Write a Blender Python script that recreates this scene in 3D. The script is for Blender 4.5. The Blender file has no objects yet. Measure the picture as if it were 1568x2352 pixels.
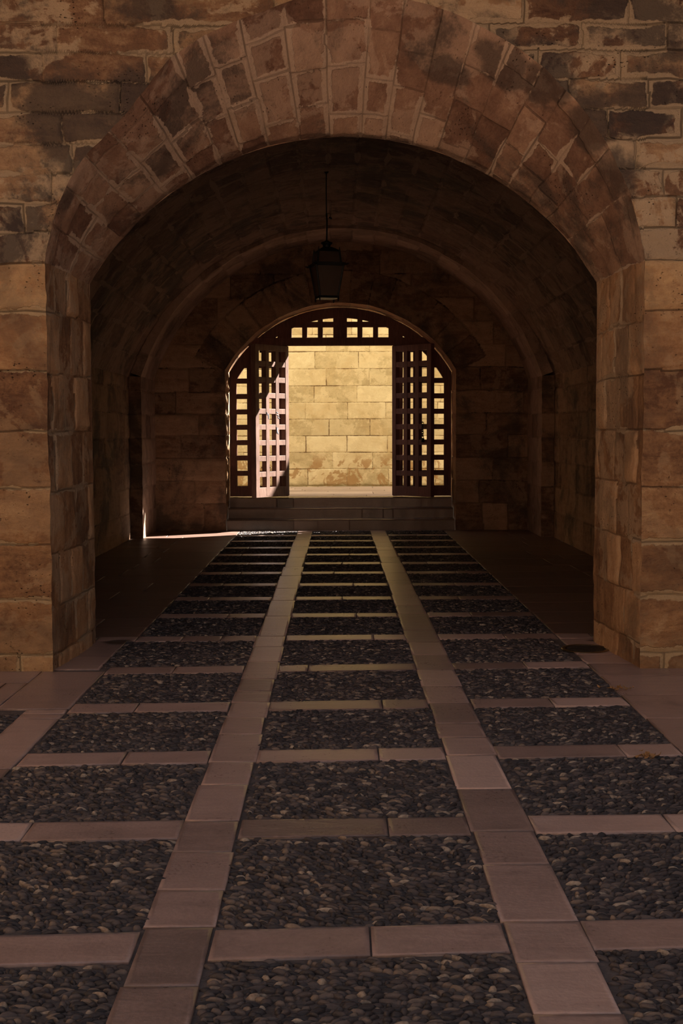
import bpy, math, random
import numpy as np
from mathutils import Matrix, Vector

random.seed(7)
RNG = np.random.default_rng(11)
C = bpy.context.scene.collection

# ------------------------------------------------------------------ noise
def _h(ix, iy, s):
    n = (ix.astype(np.int64) * 374761393 + iy.astype(np.int64) * 668265263 + int(s) * 974634777) & 0x7fffffff
    n = ((n ^ (n >> 13)) * 1274126177) & 0x7fffffff
    n = (n ^ (n >> 16)) & 0xffff
    return n / 65535.0

def vnoise(x, y, s=0):
    x = np.asarray(x, float); y = np.asarray(y, float)
    x, y = np.broadcast_arrays(x, y)
    ix = np.floor(x); iy = np.floor(y)
    fx = x - ix; fy = y - iy
    fx = fx * fx * (3 - 2 * fx); fy = fy * fy * (3 - 2 * fy)
    a = _h(ix, iy, s); b = _h(ix + 1, iy, s); c = _h(ix, iy + 1, s); d = _h(ix + 1, iy + 1, s)
    return (a + (b - a) * fx) + ((c + (d - c) * fx) - (a + (b - a) * fx)) * fy

def fnoise(x, y, s=0, o=3):
    t = 0; a = 1.0; w = 0
    for k in range(o):
        t = t + a * vnoise(x * 2 ** k, y * 2 ** k, s + 17 * k); w += a; a *= .5
    return t / w

def hash1(*k):
    v = 0
    for i, q in enumerate(k):
        v = v + (q + 3.17) * (12.9898 + 31.7 * i)
    return np.mod(np.sin(v) * 43758.5453, 1.0)

# ------------------------------------------------------------------ materials
class NT:
    def __init__(self, name):
        self.m = bpy.data.materials.new(name); self.m.use_nodes = True
        self.t = self.m.node_tree; self.t.nodes.clear()
        self.out = self.n('ShaderNodeOutputMaterial')
        self.b = self.n('ShaderNodeBsdfPrincipled')
        self.l(self.b.outputs[0], self.out.inputs[0])
    def n(self, t, **k):
        o = self.t.nodes.new(t)
        for a, v in k.items(): setattr(o, a, v)
        return o
    def l(self, a, b): self.t.links.new(a, b)
    def put(self, sock, v):
        if v is None: return
        if isinstance(v, (int, float)): sock.default_value = v
        elif isinstance(v, tuple): sock.default_value = v if len(v) == len(sock.default_value) else tuple(v) + (1,)
        else: self.l(v, sock)
    def attr(self, name):
        return self.n('ShaderNodeAttribute', attribute_name=name)
    def math(self, op, a, b=None, c=None, clamp=False):
        o = self.n('ShaderNodeMath', operation=op, use_clamp=clamp)
        for i, v in enumerate((a, b, c)): self.put(o.inputs[i], v)
        return o.outputs[0]
    def vmath(self, op, a, b):
        o = self.n('ShaderNodeVectorMath', operation=op)
        self.put(o.inputs[0], a); self.put(o.inputs[1], b)
        return o.outputs[0]
    def noise(self, vec, scale, detail=4, rough=.55, dist=0.0):
        o = self.n('ShaderNodeTexNoise'); self.put(o.inputs['Vector'], vec)
        o.inputs['Scale'].default_value = scale; o.inputs['Detail'].default_value = detail
        o.inputs['Roughness'].default_value = rough; o.inputs['Distortion'].default_value = dist
        return o.outputs[0]
    def step(self, v, lo, hi, a=0.0, b=1.0):
        o = self.n('ShaderNodeMapRange', interpolation_type='SMOOTHSTEP')
        self.put(o.inputs[0], v)
        for i, q in enumerate((lo, hi, a, b)): o.inputs[i + 1].default_value = q
        return o.outputs[0]
    def mix(self, f, a, b, mode='MIX'):
        o = self.n('ShaderNodeMix', data_type='RGBA', blend_type=mode)
        self.put(o.inputs[0], f); self.put(o.inputs[6], a); self.put(o.inputs[7], b)
        return o.outputs[2]
    def ramp(self, f, stops):
        o = self.n('ShaderNodeValToRGB'); r = o.color_ramp
        while len(r.elements) < len(stops): r.elements.new(.5)
        for e, (p, c) in zip(r.elements, stops): e.position = p; e.color = tuple(c) + (1,)
        self.put(o.inputs[0], f); return o.outputs[0]
    def bump(self, h, dist, strength=1.0):
        o = self.n('ShaderNodeBump'); o.inputs['Distance'].default_value = dist
        o.inputs['Strength'].default_value = strength
        self.put(o.inputs['Height'], h); self.l(o.outputs[0], self.b.inputs['Normal'])

def stone(name, dark, mid, light, mortar, jw=.004, jmod=.03, streak=(3, 12), grime=.6, gcol=(.05, .042, .036),
          pits=.5, bump=.012, rough=.85, patch=.35, pcol=None, soot=(), wide_at=(), low=None, ea=.05):
    """weathered ashlar: 'jd' = distance to the nearest joint, 'tone' = random value of the block, uv in metres"""
    t = NT(name)
    uv = t.n('ShaderNodeUVMap', uv_map='st').outputs[0]
    jd = t.attr('jd').outputs['Fac']; tone = t.attr('tone').outputs['Fac']
    pos = t.n('ShaderNodeNewGeometry').outputs['Position']
    comb = t.n('ShaderNodeCombineXYZ'); t.put(comb.inputs[2], t.math('MULTIPLY', tone, 40.0))
    v3 = t.vmath('ADD', uv, comb.outputs[0])
    st = t.noise(t.vmath('MULTIPLY', v3, (streak[0], streak[1], 1.0)), 1.0, 6, .62, .6)
    mot = t.noise(v3, 5.5, 5, .6)
    fine = t.noise(uv, 46, 4, .65)
    mid_ = t.noise(v3, 16, 5, .68, .4)
    def zone(lst):
        m_ = None; zn = t.noise(pos, 5.5, 5, .65)
        for (x, y, z, r) in lst:
            ln = t.n('ShaderNodeVectorMath', operation='LENGTH'); t.l(t.vmath('SUBTRACT', pos, (x, y, z)), ln.inputs[0])
            d_ = t.math('ADD', t.math('DIVIDE', ln.outputs['Value'], r), t.math('MULTIPLY', t.math('SUBTRACT', zn, .5), 1.5))
            k_ = t.step(d_, 1.0, .55); m_ = k_ if m_ is None else t.math('MAXIMUM', m_, k_)
        return m_
    f = t.math('ADD', t.math('MULTIPLY', tone, .42), t.math('ADD', t.math('MULTIPLY', st, .62), t.math('MULTIPLY', mot, .40)))
    f = t.math('ADD', f, t.math('ADD', t.math('MULTIPLY', fine, .34), t.math('MULTIPLY', mid_, .42)))
    col = t.ramp(t.math('SUBTRACT', f, .60), [(.20, dark), (.5, mid), (.80, light)])
    # light limewash / repair smears left on the faces
    pm = t.noise(pos, 1.7, 5, .6, .8)
    pmask = t.step(t.math('ADD', pm, t.math('MULTIPLY', t.math('ADD', mot, mid_), .22)), .72, .77)
    col = t.mix(t.math('MULTIPLY', pmask, patch), col, pcol or mortar)
    # soot and lichen
    gm = t.noise(t.vmath('ADD', pos, (7.3, 2.1, 4.4)), 1.15, 6, .66, .5)
    gmask = t.step(t.math('ADD', gm, t.math('MULTIPLY', t.math('ADD', fine, mid_), .17)), .66, .80)
    if soot: gmask = t.math('MAXIMUM', gmask, zone(soot))
    col = t.mix(t.math('MULTIPLY', gmask, grime), col, gcol)
    # mortar
    wide = t.noise(t.vmath('ADD', pos, (1.7, 9.1, 3.3)), 1.6, 2, .5)
    edge = t.noise(uv, 17, 5, .62)
    ws = t.step(wide, .42, .68)
    if wide_at: ws = t.math('MAXIMUM', ws, zone(wide_at))
    w = t.math('ADD', t.math('MULTIPLY', ws, jmod), jw)
    d = t.math('SUBTRACT', t.math('ADD', w, t.math('MULTIPLY', t.math('SUBTRACT', edge, .5), ea)), jd)
    mm = t.step(d, -.002, .006)
    mcol = t.mix(t.math('MULTIPLY', fine, .9), mortar, tuple(c * .62 for c in mortar))
    col = t.mix(t.math('MULTIPLY', mm, .88), col, mcol)
    if low:
        zc = t.n('ShaderNodeSeparateXYZ'); t.l(pos, zc.inputs[0])
        ln_ = t.noise(t.vmath('ADD', pos, (4.4, 0, 2.2)), 3.4, 6, .68, .6)
        lm = t.math('MULTIPLY', t.step(ln_, .50, .56), t.step(t.math('ADD', zc.outputs[2], t.math('MULTIPLY', ln_, .3)), low[0] + .2, low[0] - .05))
        col = t.mix(t.math('MULTIPLY', lm, .8), col, low[1])
        mo = t.math('MULTIPLY', t.step(t.math('ADD', zc.outputs[2], t.math('MULTIPLY', mot, .22)), .72, .60), .75)
        col = t.mix(mo, col, (.17, .13, .045))
    # erosion pits
    vo = t.n('ShaderNodeTexVoronoi'); t.put(vo.inputs['Vector'], t.vmath('MULTIPLY', uv, (1.0, 1.7, 1.0))); vo.inputs['Scale'].default_value = 26
    pz = t.noise(pos, 2.6, 3, .6)
    pit = t.math('MULTIPLY', t.step(vo.outputs['Distance'], .20, .08), t.step(pz, .52, .66))
    pit = t.math('MAXIMUM', pit, t.math('MULTIPLY', t.step(t.noise(uv, 30, 3, .7), .66, .72), t.step(pz, .46, .6)))
    col = t.mix(t.math('MULTIPLY', pit, pits), col, tuple(c * .25 for c in dark))
    t.put(t.b.inputs['Base Color'], col)
    t.b.inputs['Roughness'].default_value = rough
    t.b.inputs['Specular IOR Level'].default_value = .25
    h = t.math('ADD', t.math('MULTIPLY', fine, .35), t.math('MULTIPLY', st, .5))
    h = t.math('SUBTRACT', h, t.math('MULTIPLY', pit, .6))
    h = t.math('ADD', h, t.math('MULTIPLY', mm, -.15))
    t.bump(h, bump)
    return t.m

def slab_mat(name, c0, c1, c2, rough=.42, stain=True, spots=None):
    t = NT(name)
    tone = t.attr('tone').outputs['Fac']
    pos = t.n('ShaderNodeNewGeometry').outputs['Position']
    comb = t.n('ShaderNodeCombineXYZ'); t.put(comb.inputs[2], t.math('MULTIPLY', tone, 30.0))
    p = t.vmath('ADD', pos, comb.outputs[0])
    a = t.noise(p, 3.2, 5, .6, .4); b = t.noise(p, 60, 3, .6)
    s = t.noise(t.vmath('MULTIPLY', p, (2.0, 9.0, 1.0)), 1.5, 4, .6, .5)
    f = t.math('ADD', t.math('MULTIPLY', tone, .62), t.math('ADD', t.math('MULTIPLY', a, .34), t.math('MULTIPLY', s, .3)))
    f = t.math('ADD', t.math('SUBTRACT', f, .10), t.math('MULTIPLY', t.math('SUBTRACT', b, .5), .34))
    col = t.ramp(f, [(.22, c0), (.5, c1), (.85, c2)])
    if stain:
        g = t.noise(t.vmath('ADD', pos, (3.0, 5.0, 0)), 2.3, 6, .7, .8)
        col = t.mix(t.math('MULTIPLY', t.step(g, .60, .72), .4), col, tuple(c * .35 for c in c0))
        ed = t.attr('jd').outputs['Fac']
        col = t.mix(t.math('MULTIPLY', t.step(t.math('ADD', ed, t.math('MULTIPLY', t.math('SUBTRACT', a, .5), .03)), .007, -.004), .55), col, tuple(c * .25 for c in c0))
    for (x, y, rx, ry) in spots or []:
        q = t.vmath('MULTIPLY', t.vmath('SUBTRACT', pos, (x, y, 0.0)), (1 / rx, 1 / ry, 0.0))
        ln = t.n('ShaderNodeVectorMath', operation='LENGTH'); t.l(q, ln.inputs[0])
        mk = t.step(t.math('ADD', ln.outputs['Value'], t.math('MULTIPLY', t.math('SUBTRACT', a, .5), .9)), 1.0, .6)
        col = t.mix(t.math('MULTIPLY', mk, .85), col, (.02, .017, .015))
    t.put(t.b.inputs['Base Color'], col)
    t.put(t.b.inputs['Roughness'], t.math('ADD', rough - .14, t.math('MULTIPLY', t.math('ADD', a, b), .14)))
    t.b.inputs['Specular IOR Level'].default_value = .5
    t.bump(t.math('ADD', t.math('MULTIPLY', b, .3), t.math('MULTIPLY', s, .7)), .004)
    return t.m

def pebble_mat():
    t = NT('river_pebbles')
    tone = t.attr('tone').outputs['Fac']
    pos = t.n('ShaderNodeNewGeometry').outputs['Position']
    b = t.noise(pos, 70, 3, .6)
    f = t.math('ADD', tone, t.math('MULTIPLY', t.math('SUBTRACT', b, .5), .25))
    col = t.ramp(f, [(.0, (.024, .020, .021)), (.45, (.058, .046, .046)), (.75, (.11, .086, .078)), (.90, (.19, .138, .10)), (.985, (.38, .31, .24))])
    t.put(t.b.inputs['Base Color'], col)
    t.b.inputs['Roughness'].default_value = .5
    t.b.inputs['Specular IOR Level'].default_value = .4
    t.bump(b, .002)
    return t.m

def mortar_mat():
    t = NT('pebble_mortar_bed')
    pos = t.n('ShaderNodeNewGeometry').outputs['Position']
    a = t.noise(pos, 9, 5, .65); b = t.noise(pos, 90, 3, .6)
    col = t.ramp(t.math('ADD', t.math('MULTIPLY', a, .7), t.math('MULTIPLY', b, .3)), [(.3, (.045, .036, .034)), (.55, (.10, .079, .073)), (.75, (.15, .12, .11))])
    t.put(t.b.inputs['Base Color'], col); t.b.inputs['Roughness'].default_value = .8
    t.bump(b, .004)
    return t.m

def wood_mat(name, c0, c1, c2):
    t = NT(name)
    tc = t.n('ShaderNodeTexCoord').outputs['Object']
    g = t.noise(t.vmath('MULTIPLY', tc, (9.0, 9.0, 1.2)), 4.0, 6, .65, 1.0)
    a = t.noise(tc, 2.5, 3, .5)
    col = t.ramp(t.math('ADD', t.math('MULTIPLY', g, .65), t.math('MULTIPLY', a, .35)), [(.35, c0), (.5, c1), (.7, c2)])
    t.put(t.b.inputs['Base Color'], col)
    t.b.inputs['Roughness'].default_value = .62
    t.bump(g, .003)
    return t.m

def plain(name, col, rough=.5, metal=0.0, bump=0.0, var=.3):
    t = NT(name)
    tc = t.n('ShaderNodeTexCoord').outputs['Object']
    a = t.noise(tc, 14, 4, .6)
    t.put(t.b.inputs['Base Color'], t.mix(a, tuple(c * (1 - var) for c in col), tuple(c * (1 + var) for c in col)))
    t.b.inputs['Roughness'].default_value = rough; t.b.inputs['Metallic'].default_value = metal
    if bump: t.bump(a, bump)
    return t.m

M = {}
SOOT = [(-1.75, 8.1, 3.62, .42), (-1.3, 8.1, 3.72, .32), (-2.15, 8.1, 3.95, .25), (1.35, 8.15, 3.9, .30), (1.62, 8.15, 3.62, .26), (1.8, 8.15, 3.25, .22), (1.0, 8.2, 4.05, .3), (-1.2, 8.1, 4.42, .3), (2.05, 8.1, 3.75, .3), (2.1, 8.1, 2.45, .2), (.3, 8.1, 4.6, .4)]
SOOT_S = [(1.35, 8.16, 3.85, .24), (1.62, 8.16, 3.55, .22), (1.78, 8.18, 3.25, .2), (1.88, 8.18, 3.0, .18), (1.1, 8.25, 4.0, .25), (.75, 8.45, 4.0, .18), (-1.75, 8.14, 3.1, .14)]
WIDE_S = [(-.55, 8.6, 4.0, .62), (.1, 8.75, 4.0, .5), (-1.25, 8.7, 3.5, .5), (.5, 8.95, 3.85, .35), (-1.6, 8.6, 2.9, .35)]
M['wall'] = stone('front_ashlar', (.078, .041, .026), (.205, .115, .062), (.43, .285, .15), (.46, .35, .215), jw=.002, jmod=.04, grime=.8, pits=.85, bump=.03, patch=.75, soot=SOOT)
M['pier'] = stone('pier_ashlar', (.13, .064, .033), (.33, .182, .084), (.54, .35, .165), (.52, .38, .21), jw=-.004, jmod=.04, grime=.4, pits=.9, bump=.03, patch=.22, ea=.06)
M['soffit'] = stone('arch_soffit_ashlar', (.14, .074, .047), (.285, .165, .105), (.44, .28, .175), (.62, .46, .32), jw=.001, jmod=.042, streak=(4, 7), grime=.7, pits=.6, bump=.02, patch=.32, soot=SOOT_S, wide_at=WIDE_S)
M['jamb'] = stone('jamb_ashlar', (.18, .09, .044), (.40, .225, .112), (.58, .365, .195), (.50, .365, .23), jw=-.004, jmod=.035, streak=(16, 2.2), grime=.45, pits=.7, bump=.02, patch=.45)
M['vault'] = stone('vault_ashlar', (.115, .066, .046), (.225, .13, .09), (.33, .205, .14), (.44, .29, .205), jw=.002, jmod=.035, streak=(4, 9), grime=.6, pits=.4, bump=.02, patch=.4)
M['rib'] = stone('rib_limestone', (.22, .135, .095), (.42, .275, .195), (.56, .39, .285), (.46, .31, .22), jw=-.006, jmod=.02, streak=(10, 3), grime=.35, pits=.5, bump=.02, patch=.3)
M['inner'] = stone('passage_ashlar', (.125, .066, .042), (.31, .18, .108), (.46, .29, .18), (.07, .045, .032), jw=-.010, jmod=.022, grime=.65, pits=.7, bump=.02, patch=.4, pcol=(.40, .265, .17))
M['street'] = stone('street_limestone', (.40, .325, .185), (.57, .475, .29), (.68, .60, .40), (.16, .085, .035), jw=.004, jmod=.008, ea=.02, streak=(2, 5), grime=.30, gcol=(.44, .30, .13), pits=.5, bump=.012, patch=.25, pcol=(.84, .74, .5), low=(1.18, (.33, .19, .075)))
M['plaster'] = stone('court_stone', (.2, .12, .07), (.32, .2, .12), (.42, .28, .17), (.4, .3, .2), grime=.3)
M['blocker_dark'] = plain('dark_blocker_surface', (.06, .045, .035), .8)  # dark surface of the added overhead blocker, so it bounces little light
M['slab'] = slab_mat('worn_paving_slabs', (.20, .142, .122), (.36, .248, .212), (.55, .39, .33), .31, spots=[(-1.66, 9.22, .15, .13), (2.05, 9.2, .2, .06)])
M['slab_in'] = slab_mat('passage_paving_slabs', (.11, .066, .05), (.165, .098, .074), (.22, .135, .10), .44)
M['slab_out'] = slab_mat('street_paving_slabs', (.42, .32, .26), (.55, .43, .35), (.68, .55, .46), .6)
M['step'] = slab_mat('step_stone', (.12, .085, .065), (.19, .13, .10), (.27, .19, .145), .22, stain=False)
M['pebble'] = pebble_mat()
M['bed'] = mortar_mat()
M['wood'] = wood_mat('dark_red_gate_wood', (.06, .019, .013), (.125, .042, .029), (.19, .075, .052))
M['wood_leaf'] = wood_mat('left_leaf_wood', (.10, .046, .030), (.19, .10, .07), (.28, .17, .125))  # lighter wood colour, used on the left leaf only
M['iron'] = plain('black_iron', (.012, .013, .012), .5, .6, .002)
M['castiron'] = plain('cast_iron_cover', (.035, .028, .022), .45, .7, .004)
M['brass'] = plain('worn_cover_rim', (.22, .16, .09), .35, .9, .002)
M['leaf'] = plain('dry_leaf', (.30, .17, .07), .8, 0, .004)
M['chalk'] = plain('pale_blue_paint', (.62, .66, .78), .7, 0, 0, .1)
def glass_mat():
    t = NT('smoked_lantern_glass')
    t.b.inputs['Base Color'].default_value = (.30, .22, .17, 1)
    t.b.inputs['Specular IOR Level'].default_value = .2
    t.b.inputs['Roughness'].default_value = .35
    t.b.inputs['Transmission Weight'].default_value = .85
    t.b.inputs['IOR'].default_value = 1.3
    return t.m
M['glass'] = glass_mat()

# ------------------------------------------------------------------ mesh helpers
class GM:
    """collects quad grids with joint / tone attributes into one mesh"""
    def __init__(self): self.v = []; self.f = []; self.jd = []; self.tone = []; self.uv = []; self.mi = []; self.n = 0
    def grid(self, P, jd, tone, st, mi=0, flip=False):
        n, m = P.shape[:2]
        self.v.append(P.reshape(-1, 3)); self.jd.append(np.broadcast_to(jd, (n, m)).ravel()); self.tone.append(np.broadcast_to(tone, (n, m)).ravel())
        self.uv.append(st.reshape(-1, 2))
        i = np.arange(n * m).reshape(n, m) + self.n
        q = np.stack([i[:-1, :-1], i[1:, :-1], i[1:, 1:], i[:-1, 1:]], -1).reshape(-1, 4)
        if flip: q = q[:, ::-1]
        self.f.append(q); self.mi.append(np.full(len(q), mi)); self.n += n * m
    def build(self, name, mats, smooth=True):
        v = np.concatenate(self.v); f = np.concatenate(self.f)
        me = mesh_np(name, v, f)
        a = me.attributes.new('jd', 'FLOAT', 'POINT'); a.data.foreach_set('value', np.concatenate(self.jd).astype(np.float32))
        a = me.attributes.new('tone', 'FLOAT', 'POINT'); a.data.foreach_set('value', np.concatenate(self.tone).astype(np.float32))
        uv = me.uv_layers.new(name='st'); u = np.concatenate(self.uv)[f.ravel()]
        uv.data.foreach_set('uv', u.astype(np.float32).ravel())
        me.polygons.foreach_set('material_index', np.concatenate(self.mi).astype(np.int32))
        me.polygons.foreach_set('use_smooth', np.full(len(f), smooth))
        for m in mats: me.materials.append(m)
        me.update()
        o = bpy.data.objects.new(name, me); C.objects.link(o)
        return o

def mesh_np(name, v, f):
    me = bpy.data.meshes.new(name)
    k = f.shape[1]
    me.vertices.add(len(v)); me.vertices.foreach_set('co', v.astype(np.float32).ravel())
    me.loops.add(f.size); me.loops.foreach_set('vertex_index', f.astype(np.int32).ravel())
    me.polygons.add(len(f)); me.polygons.foreach_set('loop_start', np.arange(0, f.size, k, dtype=np.int32))
    me.polygons.foreach_set('loop_total', np.full(len(f), k, dtype=np.int32))
    me.update(calc_edges=True)
    return me

def courses(u, v, vb, joints, wav=.015, seed=0, ubias=0.0):
    """distance to the nearest joint and block tone. vb: course boundaries in v; joints[k]: joints in u of course k"""
    v2 = v + wav * 2 * (fnoise(u * .9, v * .9, seed + 5) - .5)
    vb = np.asarray(vb, float)
    k = np.clip(np.searchsorted(vb, v2.ravel()).reshape(v2.shape) - 1, 0, len(vb) - 2)
    dv = np.minimum(np.abs(v2 - vb[k]), np.abs(vb[k + 1] - v2))
    du = np.full(u.shape, 9.0); tone = np.zeros(u.shape)
    for c in np.unique(k):
        msk = k == c
        j = np.sort(np.asarray(joints[c % len(joints)], float))
        uu = u[msk] + wav * 2 * (fnoise(v[msk] * 3, u[msk] * .3 + c, seed + 9) - .5)
        q = np.searchsorted(j, uu)
        lo = np.where(q > 0, j[np.clip(q - 1, 0, len(j) - 1)], -99); hi = np.where(q < len(j), j[np.clip(q, 0, len(j) - 1)], 99)
        du[msk] = np.minimum(np.abs(uu - lo), np.abs(hi - uu))
        tone[msk] = hash1(q.astype(float), np.full(q.shape, float(c)), np.full(q.shape, float(seed)))
    return np.minimum(dv, du + ubias), tone

def rnd_joints(lo, hi, a, b, seed):
    r = random.Random(seed); out = [lo + r.uniform(.1, b)]
    while out[-1] < hi: out.append(out[-1] + r.uniform(a, b))
    return out

def wobble(P, amp=.012):
    """one worn-edge field shared by every stone surface, so neighbours stay joined"""
    x, y, z = P[..., 0], P[..., 1], P[..., 2]
    d = np.stack([fnoise(y * 5 + z * 6, x * 2 + z * 3, 31) - .5, fnoise(x * 5 + z * 2, y * 3 + z * 5, 32) - .5, fnoise(x * 5 + y * 2, z * 3 + y * 5, 33) - .5], -1)
    return P + d * amp * 2 * np.clip(z / .05, 0, 1)[..., None]

def relief(jd, tone, u, v, amp=.006, recess=.012, block=.008, seed=0):
    return (tone - .5) * 2 * block * np.clip(jd / .03, 0, 1) + (fnoise(u * 9, v * 9, seed + 3) - .5) * 2 * amp - recess * np.exp(-(jd / .012) ** 2)

def fade(n, m, a=True, b=True, c=True, d=True, k=3):
    w = np.ones((n, m)); i = np.arange(n)[:, None]; j = np.arange(m)[None]
    if a: w = w * np.clip(i / k, 0, 1)
    if b: w = w * np.clip((n - 1 - i) / k, 0, 1)
    if c: w = w * np.clip(j / k, 0, 1)
    if d: w = w * np.clip((m - 1 - j) / k, 0, 1)
    return w

def tag(o, label, cat, group=None, kind=None):
    o['label'] = label; o['category'] = cat
    if group: o['group'] = group
    if kind: o['kind'] = kind
    return o

def empty(name, loc, label, cat, rz=0, group=None):
    o = bpy.data.objects.new(name, None); C.objects.link(o)
    o.location = loc; o.rotation_euler = (0, 0, rz); o.empty_display_size = .1
    return tag(o, label, cat, group)

class MB:
    def __init__(self): self.v = []; self.f = []
    def add(self, v, f, mat=None):
        b = len(self.v)
        for p in v:
            self.v.append(tuple(mat @ Vector(p)) if mat is not None else tuple(p))
        self.f += [tuple(b + i for i in q) for q in f]
    def box(self, x0, x1, y0, y1, z0, z1, mat=None):
        v = [(x, y, z) for x in (x0, x1) for y in (y0, y1) for z in (z0, z1)]
        self.add(v, [(0, 1, 3, 2), (4, 6, 7, 5), (0, 4, 5, 1), (2, 3, 7, 6), (0, 2, 6, 4), (1, 5, 7, 3)], mat)
    def prism(self, poly, y0, y1):
        """polygon in x,z extruded in y"""
        n = len(poly)
        v = [(x, y0, z) for x, z in poly] + [(x, y1, z) for x, z in poly]
        f = [tuple(range(n)), tuple(range(2 * n - 1, n - 1, -1))] + [(i, i + n, (i + 1) % n + n, (i + 1) % n) for i in range(n)]
        self.add(v, f)
    def frustum(self, a, b, z0, z1, caps=True):
        """square frustum: half widths a (at z0), b (at z1)"""
        v = [(sx * a, sy * a, z0) for sx, sy in ((-1, -1), (1, -1), (1, 1), (-1, 1))] + [(sx * b, sy * b, z1) for sx, sy in ((-1, -1), (1, -1), (1, 1), (-1, 1))]
        f = [(0, 1, 5, 4), (1, 2, 6, 5), (2, 3, 7, 6), (3, 0, 4, 7)]
        if caps: f += [(3, 2, 1, 0), (4, 5, 6, 7)]
        self.add(v, f)
    def lathe(self, prof, seg=20, mat=None):
        v = []; f = []; n = len(prof)
        for i in range(seg):
            a = 2 * math.pi * i / seg
            v += [(r * math.cos(a), r * math.sin(a), z) for r, z in prof]
        for i in range(seg):
            j = (i + 1) % seg
            for k in range(n - 1): f.append((i * n + k, j * n + k, j * n + k + 1, i * n + k + 1))
        self.add(v, f, mat)
    def tube(self, pts, r, seg=8, cap=True):
        pts = [Vector(p) for p in pts]; b = len(self.v); n = len(pts)
        rs = r if isinstance(r, (list, tuple)) else [r] * n
        prev = None
        for i, p in enumerate(pts):
            d = (pts[min(i + 1, n - 1)] - pts[max(i - 1, 0)]).normalized()
            if prev is None: x = d.orthogonal().normalized()
            else: x = (prev - d * prev.dot(d)).normalized()
            prev = x; y = d.cross(x)
            for k in range(seg):
                a = 2 * math.pi * k / seg
                self.v.append(tuple(p + (x * math.cos(a) + y * math.sin(a)) * rs[i]))
        for i in range(n - 1):
            for k in range(seg):
                k2 = (k + 1) % seg
                self.f.append((b + i * seg + k, b + i * seg + k2, b + (i + 1) * seg + k2, b + (i + 1) * seg + k))
        if cap:
            self.f.append(tuple(b + k for k in range(seg - 1, -1, -1))); self.f.append(tuple(b + (n - 1) * seg + k for k in range(seg)))
    def torus(self, R, r, mat, stretch=1.0, S=14, s=6):
        v = []; f = []
        for i in range(S):
            a = 2 * math.pi * i / S
            for k in range(s):
                b = 2 * math.pi * k / s
                q = R + r * math.cos(b)
                v.append((q * math.cos(a), r * math.sin(b), q * math.sin(a) * stretch))
        for i in range(S):
            for k in range(s):
                f.append((i * s + k, i * s + (k + 1) % s, ((i + 1) % S) * s + (k + 1) % s, ((i + 1) % S) * s + k))
        self.add(v, f, mat)
    def build(self, name, mat, parent=None, smooth=False, bevel=0.0):
        me = bpy.data.meshes.new(name); me.from_pydata(self.v, [], self.f); me.update()
        if smooth: me.polygons.foreach_set('use_smooth', [True] * len(me.polygons))
        me.materials.append(mat)
        o = bpy.data.objects.new(name, me); C.objects.link(o); o.parent = parent
        if bevel:
            b = o.modifiers.new('bevel', 'BEVEL'); b.width = bevel; b.segments = 2; b.limit_method = 'ANGLE'
        return o

# ------------------------------------------------------------------ dimensions (metres; camera at x=0, y=0, z=1.6, looking along +y)
YF, YR = 8.10, 9.20                 # front and rear of the near arch wall
YRIB, YB, YG, YO = 18.27, 19.62, 20.27, 20.42   # rib, back wall, gate plane, street side of the gate wall
YS = 24.0                           # wall across the street
ZS = .51                            # street level

class Arc:
    def __init__(s, cx, half, zs, crown):
        s.cx, s.half, s.zs, s.crown = cx, half, zs, crown
        sag = crown - zs; s.R = (half * half + sag * sag) / (2 * sag); s.z0 = crown - s.R
        s.a = math.asin(min(1, half / s.R))
        if s.z0 > zs: s.a = math.pi - s.a
    def at(s, t):       # t in -1..1
        return s.cx + s.R * np.sin(t * s.a), s.z0 + s.R * np.cos(t * s.a)
    def len(s): return 2 * s.R * s.a
A_F = Arc(.06, 1.97, 2.712, 4.43)
A_R = Arc(.055, 1.895, 2.70, 3.775)
A_G = Arc(.06, 1.85, 2.575, 3.645)

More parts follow.
